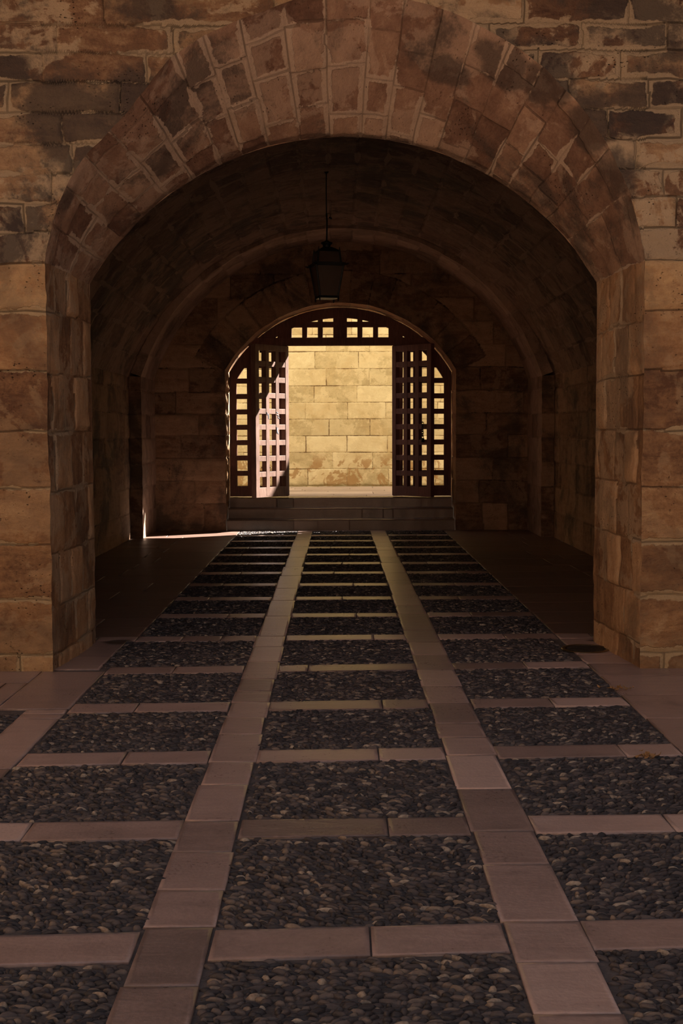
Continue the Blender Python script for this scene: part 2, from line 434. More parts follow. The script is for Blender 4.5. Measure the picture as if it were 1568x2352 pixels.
# ------------------------------------------------------------------ wall with an arched opening
def arched_wall(g, arc, Y, xl, xr, top, layout, mi_low, mi_up, face=-1, dx=.014, fine=(-2.7, 2.8), seed=0, worn=None, disp=True):
    def cols(a, b):
        n = max(2, int((b - a) / dx) + 1); return np.linspace(a, b, n)
    th = np.linspace(-1, 1, int(arc.len() / dx) + 1)
    ax, az = arc.at(th)
    if worn is not None: az = az + worn(ax)
    f0, f1 = max(fine[0], xl), min(fine[1], xr)
    left = np.concatenate([np.linspace(xl, f0, 8)[:-1] if f0 > xl else np.array([]), cols(f0, ax[0])])
    right = np.concatenate([cols(ax[-1], f1), np.linspace(f1, xr, 8)[1:] if xr > f1 else np.array([])])
    zl = np.linspace(-.04, arc.zs, int(arc.zs / dx) + 1)
    tt = np.linspace(0, 1, int((top - arc.zs) / dx * .8) + 1) ** 1.15
    def emit(X, Z, mi, edge):
        jd, tone = layout(X, Z)
        P = np.stack([X, np.full(X.shape, float(Y)), Z], -1)
        if disp:
            P = wobble(P)
            P[..., 1] += face * relief(jd, tone, X, Z, seed=seed) * edge
        g.grid(P, jd, tone, np.stack([X, Z], -1), mi, flip=(face > 0))
    X, Z = np.meshgrid(left, zl, indexing='ij'); emit(X, Z, mi_low, fade(*X.shape, a=False, b=True, c=False, d=False))
    X, Z = np.meshgrid(right, zl, indexing='ij'); emit(X, Z, mi_low, fade(*X.shape, a=True, b=False, c=False, d=False))
    xs = np.concatenate([left[:-1], ax, right[1:]])
    lo = np.concatenate([np.full(len(left) - 1, arc.zs), az, np.full(len(right) - 1, arc.zs)])
    X = np.repeat(xs[:, None], len(tt), 1); Z = lo[:, None] + (top - lo)[:, None] * tt[None]
    e = np.ones(X.shape); i0 = len(left) - 1; i1 = i0 + len(ax)
    e[i0:i1] *= np.clip(np.arange(len(tt))[None] / 3, 0, 1)
    emit(X, Z, mi_up, e)

def ring_surface(g, arcA, arcB, YA, YB_, layout_arc, layout_l, layout_r, mi_arc, mi_jamb, dx=.014, wornA=None, flat=None, seed=0, zlow=-.04):
    """soffit of an arch lofted from arcA (front) to arcB (rear) with both jambs below"""
    th = np.linspace(-1, 1, int(arcA.len() / dx) + 1); nd = int((YB_ - YA) / dx) + 2
    s = np.linspace(0, 1, nd)
    ax, az = arcA.at(th); bx, bz = arcB.at(th)
    if wornA is not None: az = az + wornA(ax)
    k = np.clip(s / (flat or 1.0), 0, 1); k = k * .85 + .15 * np.sin(k * math.pi / 2)
    X = ax[:, None] + (bx - ax)[:, None] * k[None]; Z = az[:, None] + (bz - az)[:, None] * k[None]
    Y = np.repeat((YA + (YB_ - YA) * s)[None], len(th), 0)
    U = Y - YA; V = np.repeat(((th + 1) * .5 * arcA.len())[:, None], nd, 1)
    jd, tone = layout_arc(U, V)
    P = wobble(np.stack([X, Y, Z], -1))
    n = np.stack([-np.sin(th * arcA.a), 0 * th, -np.cos(th * arcA.a)], -1)[:, None]
    P = P + n * (relief(jd, tone, U, V, recess=.004, seed=seed) * fade(*U.shape))[..., None]
    g.grid(P, jd, tone, np.stack([U, V], -1), mi_arc)
    for side, lay in ((-1, layout_l), (1, layout_r)):
        x0, x1 = arcA.cx + side * arcA.half, arcB.cx + side * arcB.half
        nz = int((arcA.zs - zlow) / dx) + 1
        t = np.linspace(0, 1, nz)
        Zj = zlow + (arcA.zs + (arcB.zs - arcA.zs) * k[None] - zlow) * t[:, None]
        if side < 0 and wornA is not None: pass
        Xj = np.repeat((x0 + (x1 - x0) * k)[None], nz, 0); Yj = np.repeat((YA + (YB_ - YA) * s)[None], nz, 0)
        U = Yj - YA
        jd, tone = lay(U, Zj)
        P = wobble(np.stack([Xj, Yj, Zj], -1))
        P[..., 0] += -side * relief(jd, tone, U, Zj, seed=seed + 2) * fade(nz, nd, a=False)
        g.grid(P, jd, tone, np.stack([U, Zj], -1), mi_jamb, flip=(side > 0))

# front wall courses as read from the masonry
vbF = [-.05, .105, .48, .855, 1.224, 1.607, 2.009, 2.399, 2.715, 2.917, 3.108, 3.296, 3.486, 3.68, 3.875, 4.06, 4.235, 4.43, 4.63, 4.85, 5.1, 5.35, 5.6, 5.9, 6.2, 6.5, 6.8, 7.1, 7.5, 8]
jF = [[-2.42, -2.13, 2.2], [-2.55, 2.42], [-3.1, 2.6], [-2.7, 2.5], [-2.5, 2.9], [-2.8, 2.45], [-2.6, 2.7], [-2.75, 2.32], [-2.6, 2.35],
      [-2.05, 2.24], [-1.86, -2.3, 2.15, 2.5], [-1.72, -2.3, 1.96, 2.4], [-1.78, -2.25, 1.78, 2.26], [-2.12, -1.4, 1.53, 2.05],
      [-1.9, -1.22, -2.6, 1.32, 1.86, 2.4], [-1.8, -1.05, .9, 1.0, 1.6, 2.15], [-1.5, -.4, .6, 1.22, 1.9], [-2.0, -1.2, .2, 1.3, 2.2]]
jF += [rnd_joints(-3, 3, .5, .8, 100 + i) for i in range(14)]
jF = [sorted(list(j) + [x for x in rnd_joints(2.9, 6, .5, .8, 7 * i)] + [-x for x in rnd_joints(3.1, 6, .5, .8, 3 * i)]) for i, j in enumerate(jF)]
lay_front = lambda X, Z: courses(X, Z, vbF, jF, .02, 1)
def wornF(x):
    return -.16 * np.exp(-((x + 1.42) / .26) ** 2) - .05 * np.exp(-((x + .75) / .5) ** 2)

g = GM()
arched_wall(g, A_F, YF, -8, 13, 7.8, lay_front, 0, 1, worn=wornF, seed=1)
L = A_F.len()
vbA = [-.01]
r_ = random.Random(5)
while vbA[-1] < L - .2: vbA.append(vbA[-1] + r_.uniform(.215, .30))
vbA[-1] = L + .01
jA = [rnd_joints(-.1 + .13 * (i % 2), 1.2, .24, .42, 40 + i) for i in range(len(vbA))]
jJ = [[.12, .37, .62, .98], [.3, .55, .88], [.2, .47, .75], [.33, .6, .95], [.15, .5, .82]]
vbJL = [-.05, .10, .42, .78, 1.20, 1.60, 1.99, 2.40, 2.9]
vbJR = [-.05, .17, .5, .86, 1.23, 1.6, 1.98, 2.33, 2.9]
ring_surface(g, A_F, A_R, YF, YR, lambda U, V: courses(U, V, vbA, jA, .018, 2, ubias=.016), lambda U, Z: courses(U, Z, vbJL, jJ, .02, 3), lambda U, Z: courses(U, Z, vbJR, jJ[::-1], .02, 4), 2, 3, wornA=wornF, flat=.88, seed=2)
arched_wall(g, A_R, YR, -8, 13, 7.8, lambda X, Z: courses(X, Z, vbF, jF, .02, 1), 4, 4, face=1, dx=.1, fine=(-3.4, 3.6), disp=False)
o = g.build('wall_front', [M['pier'], M['wall'], M['soffit'], M['jamb'], M['inner']])
tag(o, 'weathered ochre ashlar wall pierced by the big near arch, with its pale-mortared soffit and two jambs', 'wall', kind='structure')

# ------------------------------------------------------------------ passage: side walls and barrel vault
XL, XR = -3.09, 3.25
A_V = Arc((XL + XR) / 2, (XR - XL) / 2, 2.42, 4.64)
A_B = Arc(.075, 2.99, 2.42, 4.60)
dy, dz = .035, .03
vbI = [-.05] + [.02 + .368 * k for k in range(1, 24)]
jI = [rnd_joints(YF, 21, .5, .95, 60 + i) for i in range(24)]
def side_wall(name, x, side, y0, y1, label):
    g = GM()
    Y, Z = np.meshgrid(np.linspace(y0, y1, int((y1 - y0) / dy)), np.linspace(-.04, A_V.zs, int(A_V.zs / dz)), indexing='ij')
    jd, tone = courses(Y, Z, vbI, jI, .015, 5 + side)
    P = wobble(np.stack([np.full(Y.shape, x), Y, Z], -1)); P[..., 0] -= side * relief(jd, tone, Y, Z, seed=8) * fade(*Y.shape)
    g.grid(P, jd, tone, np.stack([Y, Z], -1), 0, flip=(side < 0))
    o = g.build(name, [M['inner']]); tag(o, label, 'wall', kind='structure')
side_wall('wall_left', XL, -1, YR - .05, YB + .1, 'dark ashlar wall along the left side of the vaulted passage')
side_wall('wall_right', XR, 1, YR - .05, YB + .1, 'dark ashlar wall along the right side of the vaulted passage')

def barrel(g, arc, y0, y1, layout, mi, d=.035):
    th = np.linspace(-1, 1, int(arc.len() / d)); ys = np.linspace(y0, y1, int((y1 - y0) / d))
    x, z = arc.at(th)
    X = np.repeat(x[:, None], len(ys), 1); Z = np.repeat(z[:, None], len(ys), 1); Y = np.repeat(ys[None], len(th), 0)
    V = np.repeat(((th + 1) * .5 * arc.len())[:, None], len(ys), 1)
    jd, tone = layout(Y, V)
    n = np.stack([-np.sin(th * arc.a), 0 * th, -np.cos(th * arc.a)], -1)[:, None]
    P = wobble(np.stack([X, Y, Z], -1)) + n * (relief(jd, tone, Y, V, seed=12) * fade(*Y.shape))[..., None]
    g.grid(P, jd, tone, np.stack([Y, V], -1), mi)
vbV = np.linspace(-.01, A_V.len() + .01, 26)
jV = [rnd_joints(YF, 21, .4, .8, 90 + i) for i in range(30)]
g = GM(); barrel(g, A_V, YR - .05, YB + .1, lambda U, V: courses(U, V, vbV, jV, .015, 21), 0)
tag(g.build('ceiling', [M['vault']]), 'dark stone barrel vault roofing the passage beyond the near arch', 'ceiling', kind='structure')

# rib that carries the end of the vault, against the back wall
g = GM()
barrel(g, A_B, YRIB, YB + .02, lambda U, V: courses(U, V, np.linspace(-.01, A_B.len() + .01, 24), [rnd_joints(YRIB - .3, 20, .3, .6, 190 + i) for i in range(30)], .012, 33), 0, .03)
for side in (-1, 1):
    x = A_B.cx + side * A_B.half
    Y, Z = np.meshgrid(np.linspace(YRIB, YB + .02, 50), np.linspace(-.04, A_B.zs, 90), indexing='ij')
    jd, tone = courses(Y, Z, vbI, [[YRIB + .45, YRIB + .9], [YRIB + .3, YRIB + .75, YRIB + 1.1]] * 12, .012, 44)
    P = wobble(np.stack([np.full(Y.shape, x), Y, Z], -1)); P[..., 0] -= side * relief(jd, tone, Y, Z, seed=9) * fade(*Y.shape)
    g.grid(P, jd, tone, np.stack([Y, Z], -1), 1, flip=(side < 0))
    X, Z = np.meshgrid(np.linspace(x, x + side * .35, 8), np.linspace(-.04, A_B.zs, 90), indexing='ij')
    jd, tone = courses(X, Z, vbI, [[99]] * 24, .012, 45)
    g.grid(wobble(np.stack([X, np.full(X.shape, YRIB), Z], -1)), jd, tone, np.stack([X, Z], -1), 2, flip=(side > 0))
th = np.linspace(-1, 1, 160); x, z = A_B.at(th); rr = np.linspace(0, .4, 6)
X = x[:, None] + np.sin(th * A_B.a)[:, None] * rr; Z = z[:, None] + np.cos(th * A_B.a)[:, None] * rr
jd, tone = courses(Z * 0 + rr[None], np.repeat(((th + 1) * .5 * A_B.len())[:, None], 6, 1), np.linspace(-.01, A_B.len() + .01, 24), [[99]] * 30, .01, 33)
g.grid(wobble(np.stack([X, np.full(X.shape, YRIB), Z], -1)), jd, tone, np.stack([X, Z], -1), 0, flip=True)
tag(g.build('trim_1', [M['rib'], M['rib'], M['inner']]), 'stone rib and pilasters closing the vault against the gate wall', 'arch', kind='structure')

# ------------------------------------------------------------------ back wall with the gate arch
vbB = [-.05, .44, .80, 1.165, 1.53, 1.885, 2.235, 2.61, 2.98, 3.35, 3.72, 4.09, 4.46, 4.83, 5.2, 5.7, 6.2, 6.7, 7.3]
jB = [[-2.15, -3.0, 2.35, 2.75], [-2.28, 2.9, 2.3], [-2.0, -2.7, 2.5], [-2.5, 2.75], [-2.2, 2.4], [-2.58, 2.55, 3.0], [-2.35, 2.3], [-2.15, 2.7], [-2.4, -1.6, 1.9, 2.5], [-1.9, -1.2, .2, 1.4, 2.2],
      [-1.7, -1.0, -.3, .5, 1.2, 1.8], [-1.2, -.5, .1, .7, 1.5], [-.8, 0, .6], [-.5, .3]] + [rnd_joints(-3, 3, .5, .9, 300 + i) for i in range(8)]
def lay_back(X, Z):
    jd, tone = courses(X, Z, vbB, jB, .012, 6)
    dxx, dzz = X - A_G.cx, Z - A_G.z0
    rad = np.hypot(dxx, dzz) - A_G.R; ang = np.arctan2(dxx, dzz)
    inside = (np.abs(ang) < A_G.a + .02) & (rad < .52) & (Z > A_G.zs - .02)
    n = 15; s = (ang + A_G.a) / (2 * A_G.a) * n
    k = np.floor(s); f = np.abs(s - np.round(s)) * (2 * A_G.a / n) * (A_G.R + rad)
    j2 = np.minimum(f, np.abs(.52 - rad)); t2 = hash1(k, k * 0 + 3.0)
    out = np.where(inside, j2, np.minimum(jd, np.where((np.abs(ang) < A_G.a) & (Z > A_G.zs), np.abs(rad - .52), 9)))
    return out, np.where(inside, t2, tone)
g = GM()
arched_wall(g, A_G, YB, -6, 6.5, 7.2, lay_back, 0, 0, dx=.024, fine=(-3.1, 3.3), seed=5)
ring_surface(g, A_G, A_G, YB, YO, lambda U, V: courses(U, V, np.linspace(-.01, A_G.len() + .01, 16), [[.45]] * 20, .01, 51), lambda U, Z: courses(U, Z, vbB, [[.4], [.55], [.3]] * 10, .012, 52), lambda U, Z: courses(U, Z, vbB, [[.4], [.55], [.3]] * 10, .012, 53), 1, 1, dx=.02, seed=6)
arched_wall(g, A_G, YO, -6, 6.5, 7.2, lay_back, 2, 2, face=1, dx=.08, fine=(-3.1, 3.3), disp=False)
tag(g.build('wall_back', [M['inner'], M['jamb'], M['street']]), 'ashlar end wall of the passage holding the arched gateway', 'wall', kind='structure')

# ------------------------------------------------------------------ street beyond the gate
vbS = [.2, .53, .855, 1.18, 1.505, 1.83, 2.155, 2.48, 2.815, 3.15, 3.48, 3.81, 4.14, 4.47, 4.8, 5.13, 5.46, 5.8, 6.2, 6.8]
zx = lambda q: (480 + .3827 * q - 774) / 2800 * YS
jS0 = [[], [592, 828, 1078], [740, 982, 1240], [582, 828, 1070], [720, 965], [580, 832, 1060], [632, 888], [707, 963], [640, 900], [705, 965]]
jS = []
for i in range(20):
    base = [zx(q) for q in jS0[i]] if i < len(jS0) and jS0[i] else [-.6 + .13 * (i % 3), .3]
    lo, hi = min(base), max(base)
    jS.append(base + [lo - .82 * k - .1 * ((i * k) % 3) for k in range(1, 14)] + [hi + .82 * k + .1 * ((i * k) % 3) for k in range(1, 22)])
def lay_street(X, Z): return courses(X, Z, vbS, jS, .008, 61)
def flat_grid(g, xs, zs, Y, lay, mi, flip=False):
    X, Z = np.meshgrid(xs, zs, indexing='ij'); jd, tone = lay(X, Z)
    P = np.stack([X, np.full(X.shape, float(Y)), Z], -1); P[..., 1] -= relief(jd, tone, X, Z, amp=.003, block=.004, recess=.008) * (1 if not flip else 0)
    g.grid(P, jd, tone, np.stack([X, Z], -1), mi, flip=flip)
HS = 6.75
g = GM()
flat_grid(g, np.concatenate([np.linspace(-11, -2.6, 60)[:-1], np.linspace(-2.6, 2.8, 620), np.linspace(2.8, 17, 80)[1:]]), np.concatenate([np.linspace(.3, 4.4, 480)[:-1], np.linspace(4.4, HS, 40)]), YS, lay_street, 0)
def quad(g, pts, mi=0, tone=.5):
    P = np.array(pts, float).reshape(2, 2, 3); g.grid(P, np.full((2, 2), .5), np.full((2, 2), tone), P[..., :2] + P[..., 2:3], mi)
quad(g, [(-11, YS, HS), (-11, YS + 1.5, HS), (17, YS, HS), (17, YS + 1.5, HS)])
quad(g, [(-11, YS + 1.5, .3), (17, YS + 1.5, .3), (-11, YS + 1.5, HS), (17, YS + 1.5, HS)])
tag(g.build('wall_street', [M['street']]), 'pale yellow limestone block wall across the street, bright behind the gate', 'wall', kind='structure')

# ------------------------------------------------------------------ paving
class Slabs:
    def __init__(s): s.v = []; s.f = []; s.t = []; s.j = []; s.mi = []; s.r = random.Random(3)
    def add(s, poly, tone=None, mi=0, gap=.0028, top=0.0, th=.05):
        """poly: 4 corners (x,y) counter-clockwise; a worn slab with an eased edge"""
        tone = s.r.random() if tone is None else tone
        c = [sum(p[i] for p in poly) / 4 for i in (0, 1)]
        def inset(d):
            out = []
            for x, y in poly:
                vx, vy = c[0] - x, c[1] - y
                out.append((x + math.copysign(min(d, abs(vx) * .9), vx), y + math.copysign(min(d, abs(vy) * .9), vy)))
            return out
        tilt = [s.r.uniform(-.0015, .0015) for _ in range(4)]
        b = len(s.v)
        rings = [(inset(gap), -th, 0.0), (inset(gap), -.003, 0.0), (inset(gap + .002), 0, .004), (inset(gap + .02), .0, .03)]
        for ring, z, j in rings:
            for i, (x, y) in enumerate(ring):
                s.v.append((x + s.r.uniform(-.0015, .0015), y + s.r.uniform(-.0015, .0015), top + z + tilt[i])); s.t.append(tone); s.j.append(j)
        for k in range(3):
            for i in range(4):
                s.f.append((b + 4 * k + i, b + 4 * k + (i + 1) % 4, b + 4 * k + 4 + (i + 1) % 4, b + 4 * k + 4 + i)); s.mi.append(mi)
        s.f.append((b + 12, b + 13, b + 14, b + 15)); s.mi.append(mi)
    def rect(s, x0, x1, y0, y1, **k): s.add([(x0, y0), (x1, y0), (x1, y1), (x0, y1)], **k)
    def quadf(s, pts, mi):
        b = len(s.v)
        for p in pts: s.v.append(p); s.t.append(.5); s.j.append(.5)
        s.f.append((b, b + 1, b + 2, b + 3)); s.mi.append(mi)
    def build(s, name, mats):
        me = mesh_np(name, np.array(s.v), np.array(s.f))
        a = me.attributes.new('tone', 'FLOAT', 'POINT'); a.data.foreach_set('value', np.array(s.t, np.float32))
        a = me.attributes.new('jd', 'FLOAT', 'POINT'); a.data.foreach_set('value', np.array(s.j, np.float32))
        me.polygons.foreach_set('material_index', np.array(s.mi, np.int32))
        for m in mats: me.materials.append(m)
        me.update()
        o = bpy.data.objects.new(name, me); C.objects.link(o); return o

XS = [(-1.55, -.632), (-.40, .53), (.785, 1.705)]          # the three pebble lanes
# cross bands: centre y at x=-1.5, centre y at x=1.7
BANDS = [(-2.72, -2.66), (-1.62, -1.56), (-.53, -.47), (.56, .62), (1.62, 1.70), (2.64, 2.70), (3.66, 3.82), (4.80, 4.89), (5.885, 6.02), (6.99, 7.12), (8.10, 8.26), (9.35, 9.43), (10.53, 10.56), (11.62, 11.62), (12.68, 12.66), (13.72, 13.73), (14.72, 14.72), (15.76, 15.77), (16.72, 16.73), (17.75, 17.75), (18.68, 18.68)]
BW = .115
def by(k, x):
    a, b = BANDS[k]; return a + (b - a) * (x + 1.5) / 3.2
S = Slabs()
rr = random.Random(21)
# long strips
for x0, x1, sd in ((-.632, -.40, 4), (.53, .785, 9)):
    q = random.Random(sd); y = -7.0
    while y < 19.58:
        L_ = q.uniform(.3, .62) if y < 9 else q.uniform(.5, 1.1)
        y1 = min(y + L_, 19.6)
        S.rect(x0 + q.uniform(-.006, .006), x1 + q.uniform(-.006, .006), y, y1, tone=q.uniform(.05, 1.0)); y = y1
# cross bands, each of one to three slabs
cuts = {6: [[], [.1], []], 7: [[-1.25], [.2], [1.35]], 8: [[-1.05], [.2], [1.42]], 9: [[-1.17], [.26], [1.26]], 10: [[-1.1], [-.2], [1.28]], 11: [[-1.2, -.9], [.28], [1.3]]}
for k in range(len(BANDS)):
    for li, (x0, x1) in enumerate(XS):
        cs = cuts[k][li] if k in cuts else [x0 + rr.uniform(.3, .6)]
        xs = [x0] + cs + [x1]
        for a, b in zip(xs[:-1], xs[1:]):
            S.add([(a, by(k, a) - BW), (b, by(k, b) - BW), (b, by(k, b) + BW), (a, by(k, a) + BW)], tone=rr.uniform(0, 1.0))
# left border strip and the field of the next lane in the court
y = -7.0; q = random.Random(31)
while y < 6.85:
    y1 = min(y + q.uniform(.6, 1.1), 6.85); S.rect(-1.80, -1.555, y, y1, tone=q.uniform(.1, .6)); y = y1
S.rect(-1.80, -1.555, 6.85, 6.97, tone=.7)
for (x0, x1, y0, y1, tn) in ((-1.98, -1.555, 6.97, 8.08, .3), (-2.12, -1.98, 6.97, 7.72, .3), (-3.0, -1.98, 7.72, 8.10, .35), (-3.2, -2.12, 6.97, 7.72, .42), (-4.2, -3.2, 6.97, 8.1, .4), (-5, -4.2, 6.97, 8.1, .5)):
    S.rect(x0, x1, y0, y1, tone=tn)
for k in (3, 4, 5, 6, 7, 8):
    S.rect(-5, -1.80, by(k, -2) - BW, by(k, -2) + BW, tone=rr.random())
# right hand slabs
for (y0, y1, cut, tn) in ((8.28, 7.86, 2.6, .3), (7.86, 7.28, 2.9, .42), (7.28, 6.68, 2.5, .34), (6.68, 5.9, 2.8, .3), (5.9, 5.0, 2.6, .45), (5.0, 4.0, 3, .5), (4, 2.8, 2.6, .4), (2.8, 1.5, 2.7, .4), (1.5, 0, 2.6, .4), (0, -2, 2.6, .4), (-2, -4.5, 2.6, .4), (-4.5, -7, 2.6, .4)):
    S.rect(1.71, cut, y1, y0, tone=tn); S.rect(cut, 5.5, y1, y0, tone=tn + .1)
# threshold slabs between the jambs
S.rect(-1.95, -1.61, 8.15, 8.62, tone=.45); S.rect(-1.95, -1.61, 8.62, 9.25, tone=.35); S.rect(-1.86, -1.555, 9.25, 9.45, tone=.7)
S.rect(1.71, 2.1, 8.28, 8.62, tone=.7); S.rect(1.71, 2.1, 8.62, 9.0, tone=.6); S.rect(1.71, 2.0, 9.0, 9.3, tone=.6); S.rect(1.71, 1.98, 9.3, 9.53, tone=.6)
# passage margins
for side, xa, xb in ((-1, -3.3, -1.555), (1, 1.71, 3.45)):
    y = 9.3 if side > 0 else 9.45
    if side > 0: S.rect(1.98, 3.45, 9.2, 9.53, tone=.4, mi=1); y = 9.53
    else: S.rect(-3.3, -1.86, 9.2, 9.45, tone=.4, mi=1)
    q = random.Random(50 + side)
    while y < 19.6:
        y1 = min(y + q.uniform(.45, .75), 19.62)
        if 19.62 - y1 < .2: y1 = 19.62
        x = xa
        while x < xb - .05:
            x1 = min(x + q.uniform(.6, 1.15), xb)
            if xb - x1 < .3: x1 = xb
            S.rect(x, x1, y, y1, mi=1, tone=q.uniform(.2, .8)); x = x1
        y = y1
S.rect(-.4, .53, 19.5, 19.62, tone=.5); S.rect(-1.55, -.632, 19.5, 19.62, tone=.5); S.rect(.785, 1.705, 19.5, 19.62, tone=.4)
# bedding below everything
S.quadf([(-6, -7, -.0085), (6.5, -7, -.0085), (6.5, 19.7, -.0085), (-6, 19.7, -.0085)], 2)
for x0, x1, y0, y1 in ((-8, -5, -11, 8.1), (5.5, 13, -11, 8.1), (-5, 5.5, -11, -7)):
    S.rect(x0, x1, y0, y1, tone=.6)
o = S.build('floor', [M['slab'], M['slab_in'], M['bed']])
tag(o, 'pinkish stone slabs in long strips and cross bands framing the pebble panels', 'floor', kind='structure')

# street paving
S2 = Slabs(); q = random.Random(77); y = YO
while y < YS + .1:
    y1 = y + q.uniform(.28, .42); x = -11 + q.uniform(0, .8)
    while x < 17:
        x1 = x + q.uniform(1.0, 1.9); S2.rect(x, x1, y, y1, top=ZS, gap=.0035, th=.06); x = x1
    y = y1
S2.quadf([(-11, YO - .02, ZS - .012), (17, YO - .02, ZS - .012), (17, YS + .1, ZS - .012), (-11, YS + .1, ZS - .012)], 1)
tag(S2.build('floor_street', [M['slab_out'], M['bed']]), 'pale stone paving of the street outside the gate', 'floor', kind='structure')

# ------------------------------------------------------------------ pebbles set in the panels
def pebbles():
    px = []; py = []
    def panel(x0, x1, f0, f1, y0, y1, sx=.040, sy=.0175):
        ny = int((y1 - y0) / sy) + 1; nx = int((x1 - x0) / sx) + 1
        I, J = np.meshgrid(np.arange(nx), np.arange(ny), indexing='ij')
        X = x0 + (I + .5 + .5 * (J % 2)) * sx + RNG.normal(0, sx * .2, I.shape); Y = y0 + (J + .5) * sy + RNG.normal(0, sy * .22, I.shape)
        ok = (X > x0 + .012) & (X < x1 - .012) & (Y > f0(X) + .012) & (Y < f1(X) - .012)
        ok &= np.hypot(X - 1.815, Y - 8.84) > .205
        px.append(X[ok]); py.append(Y[ok])
    n = len(BANDS)
    for k in range(4, n):
        for li, (x0, x1) in enumerate(XS):
            if k == 10 and li == 0: x0 = -1.61
            if k == 10 and li == 2: x1 = 1.66
            f0 = lambda X, k=k: by(k, X) + BW
            f1 = (lambda X, k=k: by(k + 1, X) - BW) if k + 1 < n else (lambda X: X * 0 + 19.5)
            y0 = min(by(k, x0), by(k, x1)) + BW; y1 = (max(by(k + 1, x0), by(k + 1, x1)) - BW) if k + 1 < n else 19.5
            far = 1.0 if y0 < 9 else 1.15
            panel(x0, x1, f0, f1, y0, y1, .040 * far, .0175 * far)
    for k in (5, 6, 7, 8):
        y0 = by(k, -2) + BW; y1 = min(by(k + 1, -2) - BW, 6.97)
        panel(-2.7, -1.80, lambda X, a=y0: X * 0 + a, lambda X, b=y1: X * 0 + b, y0, y1)
    X = np.concatenate(px); Y = np.concatenate(py)
    V = []; F = []; T = []; base = 0
    for lo, hi, seg, rings in ((-9, 6.2, 10, (1.0, .86, .5)), (6.2, 9.6, 8, (1.0, .72)), (9.6, 99, 6, (1.0, .7))):
        m = (Y >= lo) & (Y < hi); x = X[m]; y = Y[m]; n = len(x)
        if not n: continue
        a = RNG.gamma(7, .0235 / 7, n).clip(.010, .040); b = RNG.gamma(9, .0085 / 9, n).clip(.0045, .015); h = RNG.uniform(.006, .018, n)
        rot = (fnoise(x * 1.6, y * 1.6, 71) - .5) * 1.15 + RNG.normal(0, .24, n)
        tx = RNG.normal(0, .14, n); ty = RNG.normal(0, .30, n)
        tone = (RNG.random(n) ** 1.25) * .97
        ang = np.arange(seg) * 2 * math.pi / seg
        nv = seg * len(rings) + 1
        vv = np.zeros((n, nv, 3))
        pw = 1.0
        for r, q in enumerate(rings):
            zz = math.sqrt(max(0, 1 - q * q)) if q < 1 else 0
            jit = RNG.normal(1, .07, (n, seg))
            lx = np.cos(ang)[None] * a[:, None] * q * jit; ly = np.sin(ang)[None] * b[:, None] * q * jit
            c, s_ = np.cos(rot)[:, None], np.sin(rot)[:, None]
            vv[:, r * seg:(r + 1) * seg, 0] = x[:, None] + c * lx - s_ * ly
            vv[:, r * seg:(r + 1) * seg, 1] = y[:, None] + s_ * lx + c * ly
            vv[:, r * seg:(r + 1) * seg, 2] = -.016 + (h[:, None] + .008) * zz + (lx * tx[:, None] + ly * ty[:, None]) * zz
        vv[:, -1, 0] = x; vv[:, -1, 1] = y; vv[:, -1, 2] = -.016 + (h + .008) * 1.0
        vv[..., 2] = np.minimum(vv[..., 2], .0065)
        f = []
        for r in range(len(rings) - 1):
            for i in range(seg):
                j = (i + 1) % seg; f.append((r * seg + i, r * seg + j, (r + 1) * seg + j, (r + 1) * seg + i))
        l = (len(rings) - 1) * seg
        for i in range(0, seg, 2): f.append((l + i, l + (i + 1) % seg, l + (i + 2) % seg, nv - 1))
        f = np.array(f)
        F.append((f[None] + (np.arange(n) * nv)[:, None, None] + base).reshape(-1, 4)); V.append(vv.reshape(-1, 3)); T.append(np.repeat(tone, nv)); base += n * nv
    me = mesh_np('pebble_paving', np.concatenate(V), np.concatenate(F))
    at = me.attributes.new('tone', 'FLOAT', 'POINT'); at.data.foreach_set('value', np.concatenate(T).astype(np.float32))
    me.polygons.foreach_set('use_smooth', np.full(len(me.polygons), True)); me.materials.append(M['pebble'])
    o = bpy.data.objects.new('pebble_paving', me); C.objects.link(o)
    tag(o, 'small dark river pebbles set on edge in mortar between the pink slab bands', 'pebbles', kind='stuff')
pebbles()

# ------------------------------------------------------------------ steps up to the gate
def step(y0, y1, z0, z1, label, nose, sd):
    """one stone step of a few blocks: nosing slightly rounded and worn"""
    q = random.Random(sd); g = GM()
    xa, xb = A_G.cx - A_G.half + .012, A_G.cx + A_G.half - .012
    xs = np.linspace(xa, xb, 160)
    cutx = sorted(q.uniform(xa + .4, xb - .4) for _ in range(3))
    prof = [(y0, z0)] + [(y0, z1 - .028), (y0 + .008, z1 - .014), (y0 + .055, z1 - .005), (y0 + .11, z1)] + [(y1, z1), (y1, z0)]
    cuts_ = np.array(cutx)
    X = np.repeat(xs[:, None], len(prof), 1)
    Yp = np.array([p[0] for p in prof])[None] + 0 * X; Zp = np.array([p[1] for p in prof])[None] + 0 * X
    wear = (fnoise(xs * 2.2, xs * 0 + sd, sd) - .5) * .012
    Zp[:, 1:5] += wear[:, None]; Yp[:, 0:3] += ((fnoise(xs * 3, xs * 0, sd + 4) - .5) * .01)[:, None]
    k = np.searchsorted(cuts_, xs); tone = hash1(k.astype(float), k * 0.0 + sd)
    jd = np.min(np.abs(xs[:, None] - cuts_[None]), 1)
    g.grid(np.stack([X, Yp, Zp], -1), np.repeat(jd[:, None], len(prof), 1), np.repeat(tone[:, None], len(prof), 1), np.stack([X, Yp + Zp], -1), 0, flip=False)
    for e, fl in ((0, False), (-1, True)):
        pass
    o = g.build('stone_step', [M['step']], smooth=False)
    tag(o, label, 'step', 'stone steps up to the gate')
step(19.635, 19.918, -.03, .182, 'lowest dark stone step, meeting the pebble floor below the gate', .02, 3)
